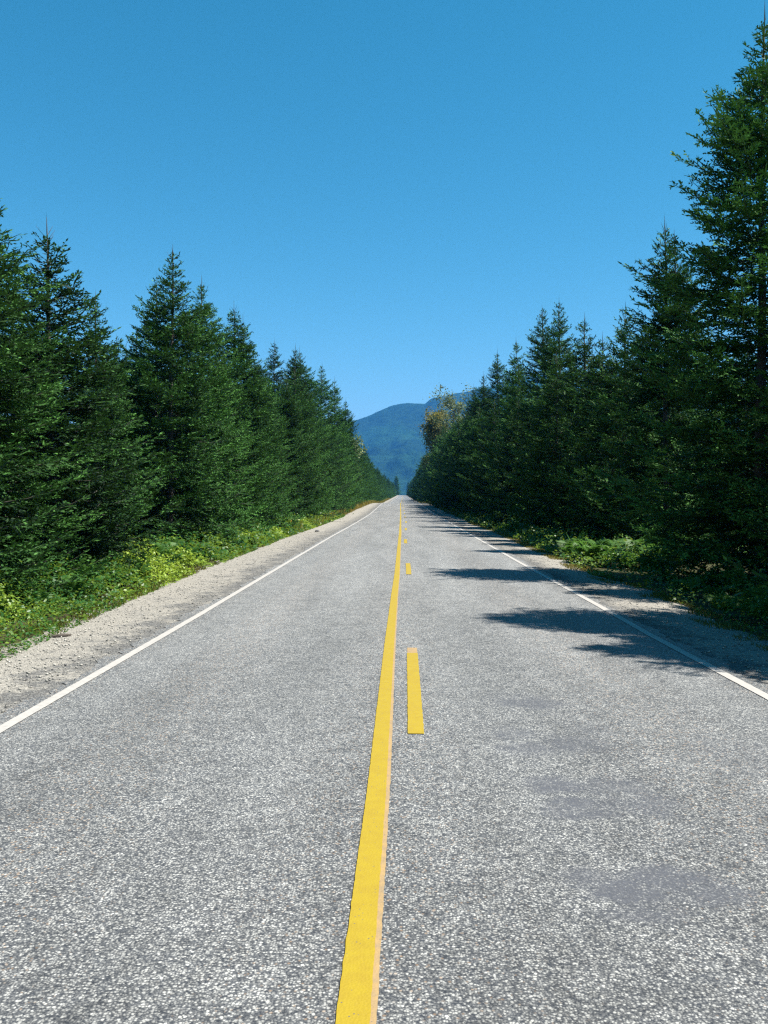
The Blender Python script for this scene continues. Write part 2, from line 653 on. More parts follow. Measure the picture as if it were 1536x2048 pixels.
def marking(name, mat, y0, y1, xf, w, dz=.006, edge=.004, seed=0, near=.02):
    yy = yseq(y0, y1, near, .004)
    c = xf(yy)
    sd_ = rng.uniform(0, 90)
    a = c - w / 2 + np.array([noise.noise(Vector((q * 14, sd_, 0))) + .5 * noise.noise(Vector((q * 45, sd_, 4))) for q in yy]) * edge * .8
    b = c + w / 2 + np.array([noise.noise(Vector((q * 14, sd_, 9))) + .5 * noise.noise(Vector((q * 45, sd_, 6))) for q in yy]) * edge * .8
    z = ZR(yy)
    L_, Y_, R_ = L_LINE(yy), Y_LINE(yy), R_LINE(yy)
    za = np.array([road_z(*q) for q in zip(a, yy, L_, Y_, R_)]) + z + dz
    zb = np.array([road_z(*q) for q in zip(b, yy, L_, Y_, R_)]) + z + dz
    n = len(yy)
    v = np.concatenate([np.stack([a, yy, za], 1), np.stack([b, yy, zb], 1)])
    i = np.arange(n - 1)
    return link(name, mesh_np(name, v, np.stack([i, i + n, i + n + 1, i + 1], 1), mat), road)


marking('edge_line', M_WHITE, -12, 1240, L_LINE, .095)['label'] = 'white edge line along the left shoulder'
marking('edge_line', M_WHITE, -12, 1240, R_LINE, .095)['label'] = 'white edge line along the right shoulder'
marking('centre_line', M_YELLOW, -12, 1240, lambda y: Y_LINE(y) - .011, .106)['label'] = 'solid yellow centre line'
marking('worn_paint_edge', M_PEACH, -12, 45, lambda y: Y_LINE(y) + .048 - np.clip(y - 6, 0, 8) * .0012, .030, dz=.003, edge=.006)['label'] = 'older peach paint showing beside the yellow line'
DASH = curve([(832, 1478), (824, 1300), (817, 1140), (811, 1085)], [(60, .42), (145, .45), (807, 3.1), (1200, 5.4)])
d0 = on_road(832, 1478)[1]
for k in range(-1, 14):
    y = d0 + 12.2 * k
    marking('centre_dash', M_YELLOW, y, y + 3.05, DASH, .112, near=.02)
yq = d0 + 3.04
marking('worn_paint_edge', M_PEACH, yq, yq + .34, DASH, .105, dz=.003, edge=.005)['label'] = 'older peach paint at the end of the dash'

# ------------------------------------------------------------------ mountain
# ridge line from the photograph, read as bearings and heights of the real ridge about 4.6 km away
RD = 4600.0
ridge_px = [(-3500, 930), (-1500, 905), (-300, 900), (300, 890), (560, 880), (640, 862), (700, 842), (740, 826), (770, 812), (800, 803), (815, 801), (850, 801), (862, 792), (880, 788), (905, 783),
            (945, 777), (1010, 762), (1100, 742), (1250, 735), (1500, 760), (2200, 800), (3500, 850), (6000, 900)]
rx_ = np.array([ray(a, b)[0] * RD for a, b in ridge_px])
rz_ = np.array([CAM_H + ray(a, b)[1] * RD for a, b in ridge_px])
mx = np.concatenate([np.linspace(-7000, -900, 50), np.linspace(-880, 1400, 190), np.linspace(1430, 8000, 50)])
my = np.concatenate([np.linspace(2300, RD, 110), np.linspace(RD + 30, 8200, 24)])
MX, MY = np.meshgrid(mx, my)
MZ = np.zeros_like(MX)
for j in range(MX.shape[0]):
    for i in range(MX.shape[1]):
        x, y = MX[j, i], MY[j, i]
        H = float(np.interp(x * RD / max(y, RD), rx_, rz_))
        t = (y - 2300) / (RD - 2300)
        # spurs running down to the valley
        sp = noise.fractal(Vector((x * .0016 + y * .0006, y * .00045, 4.2)), .55, 2.1, 5)
        sp2 = noise.fractal(Vector((x * .006, y * .004, 9.2)), .6, 2.1, 4)
        if t <= 1:
            prof = (t ** 1.5) * (.85 + .15 * t)
            w = math.sin(math.pi * min(1, max(0, t)))
            z = H * prof + w * (sp * 90 + sp2 * 26)
            z += sp2 * 5 * t
        else:
            z = H - (t - 1) * 260 + sp * 60 * min(1, (t - 1) * 4) + sp2 * 5
        MZ[j, i] = z - 12
MZ[:, 0] = MZ[:, -1] = -12
idx = np.arange(MX.size).reshape(MX.shape)
mf = np.stack([idx[:-1, :-1], idx[:-1, 1:], idx[1:, 1:], idx[1:, :-1]], -1).reshape(-1, 4)
tag(link('mountain', mesh_np('mountain', np.stack([MX, MY, MZ], -1).reshape(-1, 3), mf, M_MOUNT, smooth=True)), kind='structure')

# ------------------------------------------------------------------ haze: the air between here and the mountain
hz = bpy.data.meshes.new('haze')
x0, x1, y0, y1, z0, z1 = -9500, 9500, -400, 9500, -25, 760
hv = [(x, y, z) for z in (z0, z1) for y in (y0, y1) for x in (x0, x1)]
hz.from_pydata(hv, [], [(0, 2, 3, 1), (4, 5, 7, 6), (0, 1, 5, 4), (2, 6, 7, 3), (0, 4, 6, 2), (1, 3, 7, 5)])
m, nt = new_mat('haze')
N = NT(nt)
pv = N.n('ShaderNodeVolumePrincipled')
pv.inputs['Color'].default_value = (.06, .33, .95, 1)
pv.inputs['Density'].default_value = .95e-4
pv.inputs['Anisotropy'].default_value = 0
o = N.n('ShaderNodeOutputMaterial')
N.l(pv.outputs[0], o.inputs['Volume'])
hz.materials.append(m)
tag(link('haze', hz), 'thin blue summer haze over the valley', None, kind='stuff')

# ------------------------------------------------------------------ conifers
def make_conifer(H, R, seed, stems=1, top_sparse=1.0, whorl=.34, droop=1.0):
    """returns (trunk mesh, crown mesh) of a spruce of height H and lowest branch length R, foot at the origin"""
    r = np.random.default_rng(seed)
    wood = Tubes(5)
    twig = Tubes(3)
    Q = Quads()
    stem_list = [(0., 0., H, 1.0, 0.)]
    for s in range(1, stems):
        a = r.uniform(0, 6.28)
        stem_list.append((math.cos(a) * .45, math.sin(a) * .45, H * r.uniform(.93, .98), .8, H * .45))
    SA, SB, SS, SN, ST = [], [], [], [], []
    for (ox, oy, h, rs, zlow) in stem_list:
        zz = np.linspace(zlow, h, 22)
        wob = np.stack([np.sin(zz * .9 + seed) * .03, np.cos(zz * .7 + seed * 2) * .03, np.zeros(22)], 1)
        off = np.stack([np.full(22, ox), np.full(22, oy), np.zeros(22)], 1) * np.clip((zz - zlow) / 1.2, 0, 1)[:, None]
        axis = np.stack([np.zeros(22), np.zeros(22), zz], 1) + wob + off
        rad = .0125 * h * rs * np.clip(1 - (zz / h), .0, 1) ** .85 + .004
        if zlow == 0: rad[0] *= 1.35
        wood.add(axis, rad)

        def axis_at(z):
            return np.array([np.interp(z, zz, axis[:, 0]), np.interp(z, zz, axis[:, 1]), z])
        z = max(.30, zlow + .3)
        while z < h - .6:
            u = z / h
            top = h - z
            # leader zone: few bare thin upswept twigs; below: full whorls
            nb = int(r.integers(4, 6) if top < 1.6 else r.integers(6, 9))
            a0 = r.uniform(0, 6.28)
            for k in range(nb):
                az = a0 + k * 6.283 / nb + r.normal(0, .25)
                L = min(R * (1 - u) ** .66 * 1.1, .14 + top * .44)
                if top < 2.0: L = min(L, .12 + top * .32)
                L *= r.uniform(.68, 1.18) * (1.0 if r.random() > .06 else 1.22)
                if u < .12: L *= .8 + u * 1.6
                L *= rs ** .5
                zb = z + r.uniform(-.12, .12)
                el = np.interp(u, [0, .3, .6, .85, 1], [-.10 * droop, .02, .25, .55, .95]) + r.normal(0, .09)
                d = np.array([math.cos(az), math.sin(az)])
                t = np.linspace(0, 1, 7)
                rad_ = L * (t * math.cos(el))
                sag = np.interp(u, [0, .5, 1], [-.22, -.10, 0]) * droop * L
                hgt = L * math.sin(el) * t + sag * (t * (1 - t)) * 2.2 + L * .10 * t ** 3 * (1 if u < .7 else .5)
                b0 = axis_at(zb)
                lat = r.normal(0, .05) * L * t ** 2
                P = np.stack([b0[0] + d[0] * rad_ - d[1] * lat, b0[1] + d[1] * rad_ + d[0] * lat, b0[2] + hgt], 1)
                (twig).add(P, np.linspace(.012 * (L / 2) ** .5 + .003, .0025, 7))
                # secondaries
                spc = .068 if top > 1.0 else .10
                n2 = max(3, int(L * .92 / spc * (top_sparse if top < 2.5 else 1)))
                t2 = np.sort(r.uniform(.10 if top < 2.5 else .16, 1.0, n2))
                base = np.stack([np.interp(t2, t, P[:, c]) for c in range(3)], 1)
                tang = norm(np.stack([np.interp(t2, t, np.gradient(P[:, c], t)) for c in range(3)], 1))
                side = norm(np.cross(tang, np.array([0, 0, 1.])))
                sg = np.where(np.arange(n2) % 2 == 0, 1., -1.)[:, None]
                up = np.cross(side, tang)
                ang = r.uniform(.65, 1.05, n2)[:, None]
                dir2 = norm(tang * np.cos(ang) + side * sg * np.sin(ang) + up * r.normal(.03, .22, n2)[:, None] + np.array([0, 0, -1.]) * .12 * droop * (1 - u))
                l2 = (.12 + .46 * L * (1 - t2) * r.uniform(.55, 1.25, n2)) * (1 if top > 1.5 else .75)
                l2 = np.minimum(l2, .8)
                btint = r.normal(0, .12)
                # tertiary sprays
                for q in range(n2):
                    m3 = max(2, int(l2[q] / .038))
                    t3 = (np.arange(m3) + r.uniform(0, 1, m3)) / m3
                    b3 = base[q] + dir2[q] * (t3 * l2[q])[:, None]
                    s3 = norm(np.cross(dir2[q], up[q]))
                    sg3 = np.where(np.arange(m3) % 2 == 0, 1., -1.)[:, None]
                    dir3 = norm(dir2[q] * r.uniform(.5, .9, m3)[:, None] + s3 * sg3 * r.uniform(.5, 1, m3)[:, None]
                                + up[q] * r.normal(.05, .35, m3)[:, None])
                    l3 = r.uniform(.08, .16, m3) * (1 - .3 * t3)
                    SA.append(b3)
                    SB.append(b3 + dir3 * l3[:, None])
                    rn = norm(r.normal(0, 1, (m3, 3)) + up[q] * 1.1)
                    sd = norm(np.cross(dir3, rn)) * (r.uniform(.015, .025, m3))[:, None]
                    SS.append(sd)
                    SN.append(rn)
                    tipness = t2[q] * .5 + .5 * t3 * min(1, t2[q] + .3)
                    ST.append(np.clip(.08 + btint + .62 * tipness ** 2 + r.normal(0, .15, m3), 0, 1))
                # needle cover along the secondaries
                SA.append(base)
                SB.append(base + dir2 * (l2 + .05)[:, None])
                rn = norm(r.normal(0, 1, (n2, 3)) * .6 + up)
                SS.append(norm(np.cross(dir2, rn)) * .018)
                SN.append(rn)
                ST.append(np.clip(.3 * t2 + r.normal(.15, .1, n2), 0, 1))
                # needle cover along the primary
                for c in range(6):
                    SA.append(P[c:c + 1] * .97 + P[c + 1:c + 2] * .03)
                    SB.append(P[c + 1:c + 2] + (P[c + 1:c + 2] - P[c:c + 1]) * .25)
                    SS.append(side[:1] * .022)
                    SN.append(up[:1])
                    ST.append(np.array([.2]))
            z += whorl * r.uniform(.55, 1.1) * (1.0 if top > 2 else .85)
        # the bare leader with its ring of thin twigs
        tip = axis_at(h - .02)
        for k in range(5):
            az = r.uniform(0, 6.28)
            zb = h - r.uniform(.42, .8)
            b0 = axis_at(zb)
            L = r.uniform(.2, .45)
            P = np.stack([b0, b0 + np.array([math.cos(az) * .55, math.sin(az) * .55, .8]) * L])
            twig.add(P, [.006, .003])
            SA.append(P[:1])
            SB.append(P[1:])
            SS.append(np.array([[math.sin(az), -math.cos(az), 0]]) * .010)
            SN.append(np.array([[0, 0, 1.]]))
            ST.append(np.array([.25]))
        SA.append(tip[None] - [0, 0, .7])
        SB.append(tip[None] + [0, 0, .15])
        SS.append(np.array([[.011, .004, 0]]))
        SN.append(np.array([[0, 1., 0]]))
        ST.append(np.array([.25]))
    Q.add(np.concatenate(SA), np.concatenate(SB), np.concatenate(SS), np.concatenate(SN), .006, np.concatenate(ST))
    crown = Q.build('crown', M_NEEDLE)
    w = wood.build('trunk', M_BARK)
    tw = twig.build('limbs', M_BARK)
    return w, crown, tw, H


VAR = [
    make_conifer(8.5, 2.5, 11),
    make_conifer(10.5, 2.7, 12, top_sparse=.9),
    make_conifer(11.5, 3.0, 13, whorl=.38),
    make_conifer(10.0, 2.7, 14, stems=2),
    make_conifer(12.5, 3.3, 15, whorl=.33, top_sparse=.85),
    make_conifer(9.5, 2.2, 16, whorl=.36, droop=.7),
    make_conifer(13.5, 3.0, 17, whorl=.44, droop=1.2),
]
TRI = sum(len(v[1].polygons) + len(v[0].polygons) * 2 + len(v[2].polygons) * 2 for v in VAR)
print('conifer triangles', TRI)


def conifer(x, y, h, var, label, group, wide=1.0, rot=None, limbs=True):
    w, c, tw, H = VAR[var]
    s = h / H
    z = gz(x, y) - .03
    root = link('conifer_tree', None, loc=(x, y, z), rot=(random.uniform(-.03, .03), random.uniform(-.03, .03), random.uniform(0, 6.28) if rot is None else rot),
                scale=(s * wide, s * wide, s))
    tag(root, label, 'tree', group)
    link('trunk', w, root)
    link('crown', c, root)
    if limbs: link('limbs', tw, root)
    return root


def by_pixel(px, py, lat):
    """distance and height of a tree whose tip shows at (px, py) and that stands lat metres beside the road"""
    x, z = ray(px, py)
    d = lat / x
    return x * d, d, CAM_H + z * d


GL = 'conifers lining the left side of the road'
GR = 'conifers lining the right side of the road'
LEFT = [  # px, py of the tip, lateral distance, variant, width, label
    (-45, 365, -7.4, 2, 1.1, 'tall conifer cut off by the left picture edge, one long branch reaching up'),
    (110, 432, -7.0, 0, 1.12, 'full dark green conifer with a spiky leader, first whole tip from the left edge'),
    (190, 575, -7.4, 5, 1.0, 'shorter conifer with a thin bare leader, right of the leftmost whole conifer'),
    (246, 668, -8.6, 5, .9, 'small slim conifer in the sky gap between two taller left groups'),
    (336, 482, -7.2, 1, 1.0, 'tallest pointed conifer of the second group on the left'),
    (305, 545, -8.9, 5, .85, 'narrow conifer tip hugging the tall pointed conifer on its left side'),
    (406, 548, -7.6, 4, .95, 'slim topped conifer standing just right of the tall pointed one on the left'),
    (480, 598, -7.5, 3, .95, 'open topped conifer with two leaders in the middle of the left row'),
    (445, 668, -7.9, 2, 1.0, 'bushy lower conifer between two taller open topped ones on the left'),
    (545, 676, -9.0, 1, .9, 'thin open crowned conifer before the dense dark pair on the left'),
    (588, 686, -8.0, 6, 1.0, 'dark dense conifer, left one of the pair of twin tips'),
    (611, 694, -8.2, 4, .9, 'dark dense conifer, right one of the pair of twin tips'),
    (640, 728, -8.0, 2, .9, 'conifer stepping down right after the twin tips'),
    (668, 757, -7.6, 6, .9, 'steep sided conifer at the shoulder of the left tree wall'),
    (688, 800, -7.3, 4, .8, 'conifer on the steep end of the left tree wall against the sky'),
]
for px, py, lat, var, wd, lab in LEFT:
    x, d, h = by_pixel(px, py, lat)
    conifer(x, d, h + .2, var, lab, GL, wd)
RIGHT = [
    (1527, 2, 7.4, 4, .95, 'tallest conifer, rising out of the frame at the upper right edge'),
    (1338, 432, 8.0, 3, .88, 'double tipped conifer with two bare leaders on the right'),
    (1242, 600, 7.6, 0, .95, 'slim open conifer left of the double tipped one'),
    (1175, 622, 7.8, 5, 1.0, 'short conifer right of the two close slender tips'),
    (1127, 592, 7.8, 1, .85, 'right one of two close slender conifer tips on the right side'),
    (1094, 604, 7.9, 2, .85, 'left one of two close slender conifer tips on the right side'),
    (1033, 672, 7.8, 5, .85, 'thin topped conifer, second from the broadleaf trees'),
    (1003, 694, 7.8, 6, .9, 'conifer where the right wall starts to drop towards the broadleaf trees'),
    (968, 742, 7.6, 4, .85, 'dark conifer next to the drop of the right wall'),
    (946, 772, 7.5, 2, .85, 'dark conifer beside the broadleaf trees on the right'),
]
for px, py, lat, var, wd, lab in RIGHT:
    x, d, h = by_pixel(px, py, lat)
    conifer(x, d, h + .2, var, lab, GR, wd)
# trees just beside the picture whose branches and shadows show in it
conifer(-7.2, 13.2, 8.0, 1, 'nearest conifer on the left, only its lower branches in the frame', GL, 1.1)
conifer(-7.6, 10.0, 7.6, 0, 'conifer outside the left edge beside the nearest verge', GL)
conifer(7.5, 10.5, 12.0, 6, 'nearest conifer on the right, casting the broad shadow over the edge line', GR, 1.05)
conifer(7.4, 8.9, 9.5, 1, 'short conifer outside the right edge, shading the nearest gravel', GR, 1.1)
conifer(9.3, 18.4, 10.2, 2, 'full conifer close behind the tallest one at the upper right edge', GR, 1.05)
conifer(7.9, 14.6, 9.0, 2, 'dark full conifer below the tallest one, at the right picture edge', GR, 1.0)
conifer(9.4, 12.6, 9.5, 1, 'dark conifer behind the nearest shadow at the right picture edge', GR)

FARL = 'distant conifer in the long left row where the trees run together'
FARR = 'distant conifer in the long right row where the trees run together'
BACKL = 'conifer in the second row behind the left roadside trees'
BACKR = 'conifer in the second row behind the right roadside trees'


def skyline(side, y):
    """height of the tree wall at distance y, read from the outline in the photograph"""
    if side < 0:
        return float(np.interp(y, [15, 25, 40, 60, 90, 120, 160, 215, 300, 370, 520, 900], [7, 8.5, 10, 11.5, 13, 13.5, 13, 12.5, 12, 11.5, 12, 12]))
    return float(np.interp(y, [15, 25, 40, 60, 90, 120, 160, 215, 300, 370, 520, 900], [8, 8, 9.5, 11.5, 12.5, 13, 14, 15, 16, 14.5, 14, 14]))


r2 = random.Random(5)
for side, first in ((-1, 22.0), (1, 20.0)):
    G, FAR, BACK = (GL, FARL, BACKL) if side < 0 else (GR, FARR, BACKR)
    taken = [o.location.y for o in bpy.data.objects if o.name.startswith('conifer_tree') and o.location.x * side > 0]
    y = first
    while y < 900:
        lat = side * (r2.uniform(7.2, 8.6) if side < 0 else r2.uniform(6.7, 7.8)) + float(centre(y))
        near = min(abs(y - t) for t in taken)
        hh = skyline(side, y) * r2.uniform(.72, .98)
        if side > 0 and 24 <= y < 29: lat += .8
        if y > 120 or (near > (2.2 if side < 0 else 1.5) and not (side > 0 and 19.8 < y < 24)):
            conifer(lat, y, hh, r2.choice([0, 1, 2, 4, 5, 6]), (FAR if y < 150 else FAR.replace('where the trees run together', 'beyond the crest of the road') if y < 400 else FAR.replace('where the trees run together', 'near the far road end')) if y > 100 else ('lower conifer between the taller tips of the %s row, %s' % ('left' if side < 0 else 'right', 'near the camera' if y < 32 else 'in its middle' if y < 60 else 'towards its far end')), G, r2.uniform(.9, 1.1), limbs=y < 120)
        y += (3.6 if side < 0 else 3.1) if y < 120 else (6.5 if y < 300 else 13)
    for row, (la, y0, y1, st) in enumerate(((11.2, 9, 130, 4.6), (15.0, 12, 90, 5.5))):
        y = y0
        while y < y1:
            if side > 0 and 20 < y < 24:
                y += st
                continue
            conifer(side * (la + r2.uniform(-.9, .9)), y + r2.uniform(-1, 1), skyline(side, y) * r2.uniform(.8, .97), r2.choice([0, 1, 2, 4, 5, 6]), BACK.replace('conifer', 'conifer %s' % ('close to the camera' if y < 22 else 'further along' if y < 60 else 'far along')) , G, r2.uniform(1.0, 1.2), limbs=False)
            y += st
# the small dark conifers standing where the road tops its last rise
for px, py, d, var, lab in [(769, 943, 420, 5, 'small dark conifer standing above the end of the left row'),
                            (793, 948, 760, 4, 'dark pointed conifer left of the road where it meets the mountain'),
                            (816, 962, 700, 6, 'dark conifer right of the road where it meets the mountain'),
                            (824, 958, 620, 2, 'far conifer at the foot of the right tree wall')]:
    x, z = ray(px, py)
    conifer(x * d, d, CAM_H + z * d - gz(x * d, d), var, lab, 'conifers at the far end of the road', .9, limbs=False)


# ------------------------------------------------------------------ broadleaf trees behind the right wall
def broadleaf(name, px, py, d, width, mat, seed, label, dens=1.0, gaps=.35):
    x, z = ray(px, py)
    X = x * d
    base = gz(X, d)
    H = CAM_H + z * d - base
    r = np.random.default_rng(seed)
    root = tag(link(name, None, loc=(X, d, base - .05)), label, 'tree')
    T = Tubes(6)
    zz = np.linspace(0, H * .8, 9)
    ax = np.stack([np.sin(zz * .25 + seed) * .25, np.cos(zz * .2 + seed) * .25, zz], 1)
    ax[0, :2] = ax[1, :2] * .5
    T.add(ax, np.linspace(H * .018, .05, 9))
    ends = [ax[-1]]
    for k in range(26):
        zb = H * r.uniform(.3, .86)
        b0 = np.array([np.interp(zb, zz, ax[:, c]) for c in range(3)])
        az = r.uniform(0, 6.28)
        L = width * r.uniform(.55, 1.0) * (1.15 - .5 * abs(zb / H - .5) * 2)
        t = np.linspace(0, 1, 6)
        P = b0 + np.stack([math.cos(az) * L * t, math.sin(az) * L * t, L * (.55 * t + .5 * t * t)], 1)
        P[:, 2] = np.minimum(P[:, 2], H)
        T.add(P, np.linspace(.09, .015, 6))
        for q in range(3, 6): ends.append(P[q])
        for s in range(4):
            i = r.integers(2, 6)
            dd = norm(r.normal(0, 1, 3) + np.array([0, 0, .4]))
            l = r.uniform(.8, 2.0)
            P2 = np.stack([P[i], P[i] + dd * l * .5, P[i] + dd * l + np.array([0, 0, .15])])
            T.add(P2, [.03, .018, .006])
            ends += [P2[1], P2[2]]
    link('trunk', T.build('trunk', M_BARK), root)
    Q = Quads()
    ends = np.array(ends)
    ends = ends[r.random(len(ends)) > gaps]
    n = int(45 * dens)
    C = np.repeat(ends, n, 0) + r.normal(0, .55, (len(ends) * n, 3)) * np.array([1, 1, .8])
    m = len(C)
    dr = norm(r.normal(0, 1, (m, 3)))
    sd = norm(np.cross(dr, r.normal(0, 1, (m, 3))))
    s = r.uniform(.16, .34, m)[:, None]
    tint = np.clip(np.repeat(r.uniform(.1, .8, len(ends)), n) + r.normal(0, .15, m), 0, 1)
    Q.add(C, C + dr * s * 1.3, sd * s * .5, np.cross(dr, sd), .01, tint)
    link('crown', Q.build('crown', mat), root)
    return root


broadleaf('broadleaf_tree', 872, 803, 180, 2.1, M_OCHRE, 3, 'ochre leaved broadleaf tree sticking out left of the dark right wall', 1.5, .05)
broadleaf('broadleaf_tree', 905, 775, 172, 3.6, M_OLIVE, 4, 'olive green broadleaf tree with an open crown in front of the ridge', .55, .3)
broadleaf('broadleaf_tree', 690, 868, 140, 2.0, M_OLIVE, 6, 'pale green broadleaf tree among the conifers at the far end of the left wall', .8, .3)

# ------------------------------------------------------------------ ferns
def frond_mesh(L, seed, mat, arch=.5):
    r = np.random.default_rng(seed)
    n = int(L / .032)
    t = (np.arange(n) + 1) / (n + 1)
    P = np.stack([L * t * (.78 - .1 * t), np.zeros(n), L * (1.2 * t - arch * 1.25 * t * t)], 1)
    tg = norm(np.gradient(P, axis=0))
    Q = Quads()
    w = .30 * L * np.sin(np.clip(t * 1.15, 0, 1) ** .8 * math.pi * .93 + .12) * np.where(t < .12, .3, 1) + .01
    for sg in (-1., 1.):
        dirv = norm(tg * .45 + np.array([0, sg, 0]) + np.array([0, 0, -.18]) + r.normal(0, .08, (n, 3)))
        tip = P + dirv * w[:, None]
        side = norm(tg) * np.clip(w * .14, .009, .03)[:, None]
        Q.add(P, tip, side, np.tile([0, 0, 1.], (n, 1)), .008, np.clip(.35 + .3 * t + r.normal(0, .1, n), 0, 1))
    # rachis
    Q.add(P[:-1], P[1:], np.tile([0, .005, 0], (n - 1, 1)), np.tile([0, 0, 1.], (n - 1, 1)), 0, np.full(n - 1, .6))
    return Q.build('frond', mat)


FRONDS = [frond_mesh(L, i, M_FERN, a) for i, (L, a) in enumerate([(.75, .5), (.9, .62), (.65, .35), (1.0, .72)])]
FRONDS_DRY = [frond_mesh(L, i + 9, M_FERN_DRY, a) for i, (L, a) in enumerate([(.7, .6), (.6, .4)])]


def fern(x, y, s, label, group, fr=FRONDS, n=9, parts=True):
    root = tag(link('fern', None, loc=(x, y, gz(x, y) + .02)), label, 'fern', group)
    a0 = random.uniform(0, 6.28)
    for k in range(n):
        o = link('frond', random.choice(fr), root, rot=(random.uniform(-.25, .25), random.uniform(-.55, .15), a0 + k * 6.283 / n + random.uniform(-.25, .25)))
        q = s * random.uniform(.75, 1.1)
        o.scale = (q, q, q)
    return root


def fern_label(y, a):
    s1 = 'at the gravel edge of' if a < .9 else ('in the middle of' if a < 1.5 else 'under the branches behind')
    s2 = 'the nearest stretch of left verge' if y < 13 else ('the yellow green stretch of left verge' if y < 20 else
         ('the left verge below the tall pointed conifer' if y < 32 else 'the far left verge beside the distant trees'))
    return 'green fern ' + s1 + ' ' + s2


yy = 8.5
while yy < 62:
    e = float(L_EDGE(yy))
    for _ in range(2 if yy > 12 else 2):
        x = e - random.uniform(.6, 2.2)
        fern(x, yy + random.uniform(-.5, .5), random.uniform(.8, 1.1) * (1.2 if x < e - 1.3 else .85), fern_label(yy, e - x), 'ferns along the left verge', n=8 if yy < 30 else 6)
    yy += .95 if yy < 30 else 1.8
fr_ = 'bright sunlit fern in the patch between two tree shadows on the right'
for k in range(22):
    x = random.uniform(4.6, 7.3)
    fern(x, 22.9 + random.uniform(-1.2, 1.5), random.uniform(1.0, 1.35), fr_, 'sunlit ferns on the right verge', n=8)
for k in range(7):
    fern(random.uniform(5.0, 6.6), random.uniform(35, 44), random.uniform(.8, 1.1), 'small fern on the far right verge beyond the bright patch', 'ferns far along the right verge', n=7)
fern(4.75, 12.6, .62, 'shaded fern at the gravel edge inside the broad tree shadow on the right', None, n=10)
for k in range(12):
    fern(random.uniform(4.9, 6.6), random.uniform(9.5, 21), random.uniform(.6, .9), 'dim fern under the right conifers beside the broad road shadows', 'shaded ferns under the right conifers', n=7)
x, z = ray(572, 1034)
fern(x * 45, 45, 1.2, 'withered orange fern at the foot of the left conifers', None, FRONDS_DRY, 8)
x, z = ray(662, 1012)
fern(x * 70, 70, 1.2, 'small withered orange fern far along the left verge', None, FRONDS_DRY, 7)

# ------------------------------------------------------------------ undergrowth, grass and loose stones (nobody could count them)
def mound(x, y, side):
    e = float(L_EDGE(y)) if side < 0 else float(R_EDGE(y))
    a = (e - x) * -side * -1 if side > 0 else (e - x)
    a = (x - e) if side > 0 else (e - x)
    prof = float(np.interp(a, [-.15, 0, .25, .8, 1.6, 2.6, 4], [.02, .14, .38, .58, .72, .6, .3]))
    return prof * (.72 + .8 * hn(x, y, 1.5, 8.8) + .5 * hn(x, y, 4, 2.2))


def leaf_patch(name, label, side, n, y0, y1, a0, a1, size, mat, tint_f, wild=.16, keep=None):
    r = rng
    y = y0 + (y1 - y0) * r.random(n) ** 1.7
    e = (L_EDGE if side < 0 else R_EDGE)(y)
    a = a0 + (a1 - a0) * r.random(n) ** 1.15
    x = e + side * a
    k = np.array([hn(p, q, .8, 5.5) for p, q in zip(x, y)])
    ok = k > -.42
    ok &= a < np.interp(y, [8, 20, 35], [1.7, 2.2, 3.2])
    x, y, k = x[ok], y[ok], k[ok]
    n = len(x)
    H = np.array([mound(p, q, side) for p, q in zip(x, y)])
    base = np.array([gz(p, q) for p, q in zip(x, y)])
    z = base + np.maximum(.02, H - np.abs(r.normal(0, wild, n)) * np.clip(H * 2, .2, 1) + r.normal(0, .03, n))
    # small sprigs: leaves cluster in fives round shared points
    g = r.integers(0, n, n)
    near = r.random(n) < .0
    P = np.stack([x, y, z], 1)
    d = norm(np.stack([r.normal(0, 1, n), r.normal(0, 1, n), r.normal(.25, .45, n)], 1))
    nr = norm(np.stack([r.normal(0, .5, n), r.normal(0, .5, n), np.ones(n)], 1))
    s = size * r.uniform(.6, 1.25, n) * np.clip(y / 14, .8, 2.2)
    sd = norm(np.cross(d, nr)) * (s * .33)[:, None]
    Q = Quads()
    Q.add(P, P + d * s[:, None], sd, nr, .006, tint_f(x, y, a[ok], k, n))
    o = link(name, Q.build(name, mat))
    tag(o, label, None, kind='stuff')
    return o


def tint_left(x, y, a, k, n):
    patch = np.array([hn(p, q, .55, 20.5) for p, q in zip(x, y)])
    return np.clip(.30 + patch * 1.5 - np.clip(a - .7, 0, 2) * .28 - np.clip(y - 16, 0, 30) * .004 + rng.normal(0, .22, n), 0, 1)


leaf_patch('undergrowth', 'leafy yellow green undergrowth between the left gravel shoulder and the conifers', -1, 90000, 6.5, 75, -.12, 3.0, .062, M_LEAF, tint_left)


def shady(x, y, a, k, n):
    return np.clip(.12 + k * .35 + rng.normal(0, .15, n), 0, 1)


leaf_patch('undergrowth', 'low leafy undergrowth beside the right gravel shoulder', 1, 26000, 7.5, 75, .05, 3.2, .055, M_LEAF, shady)


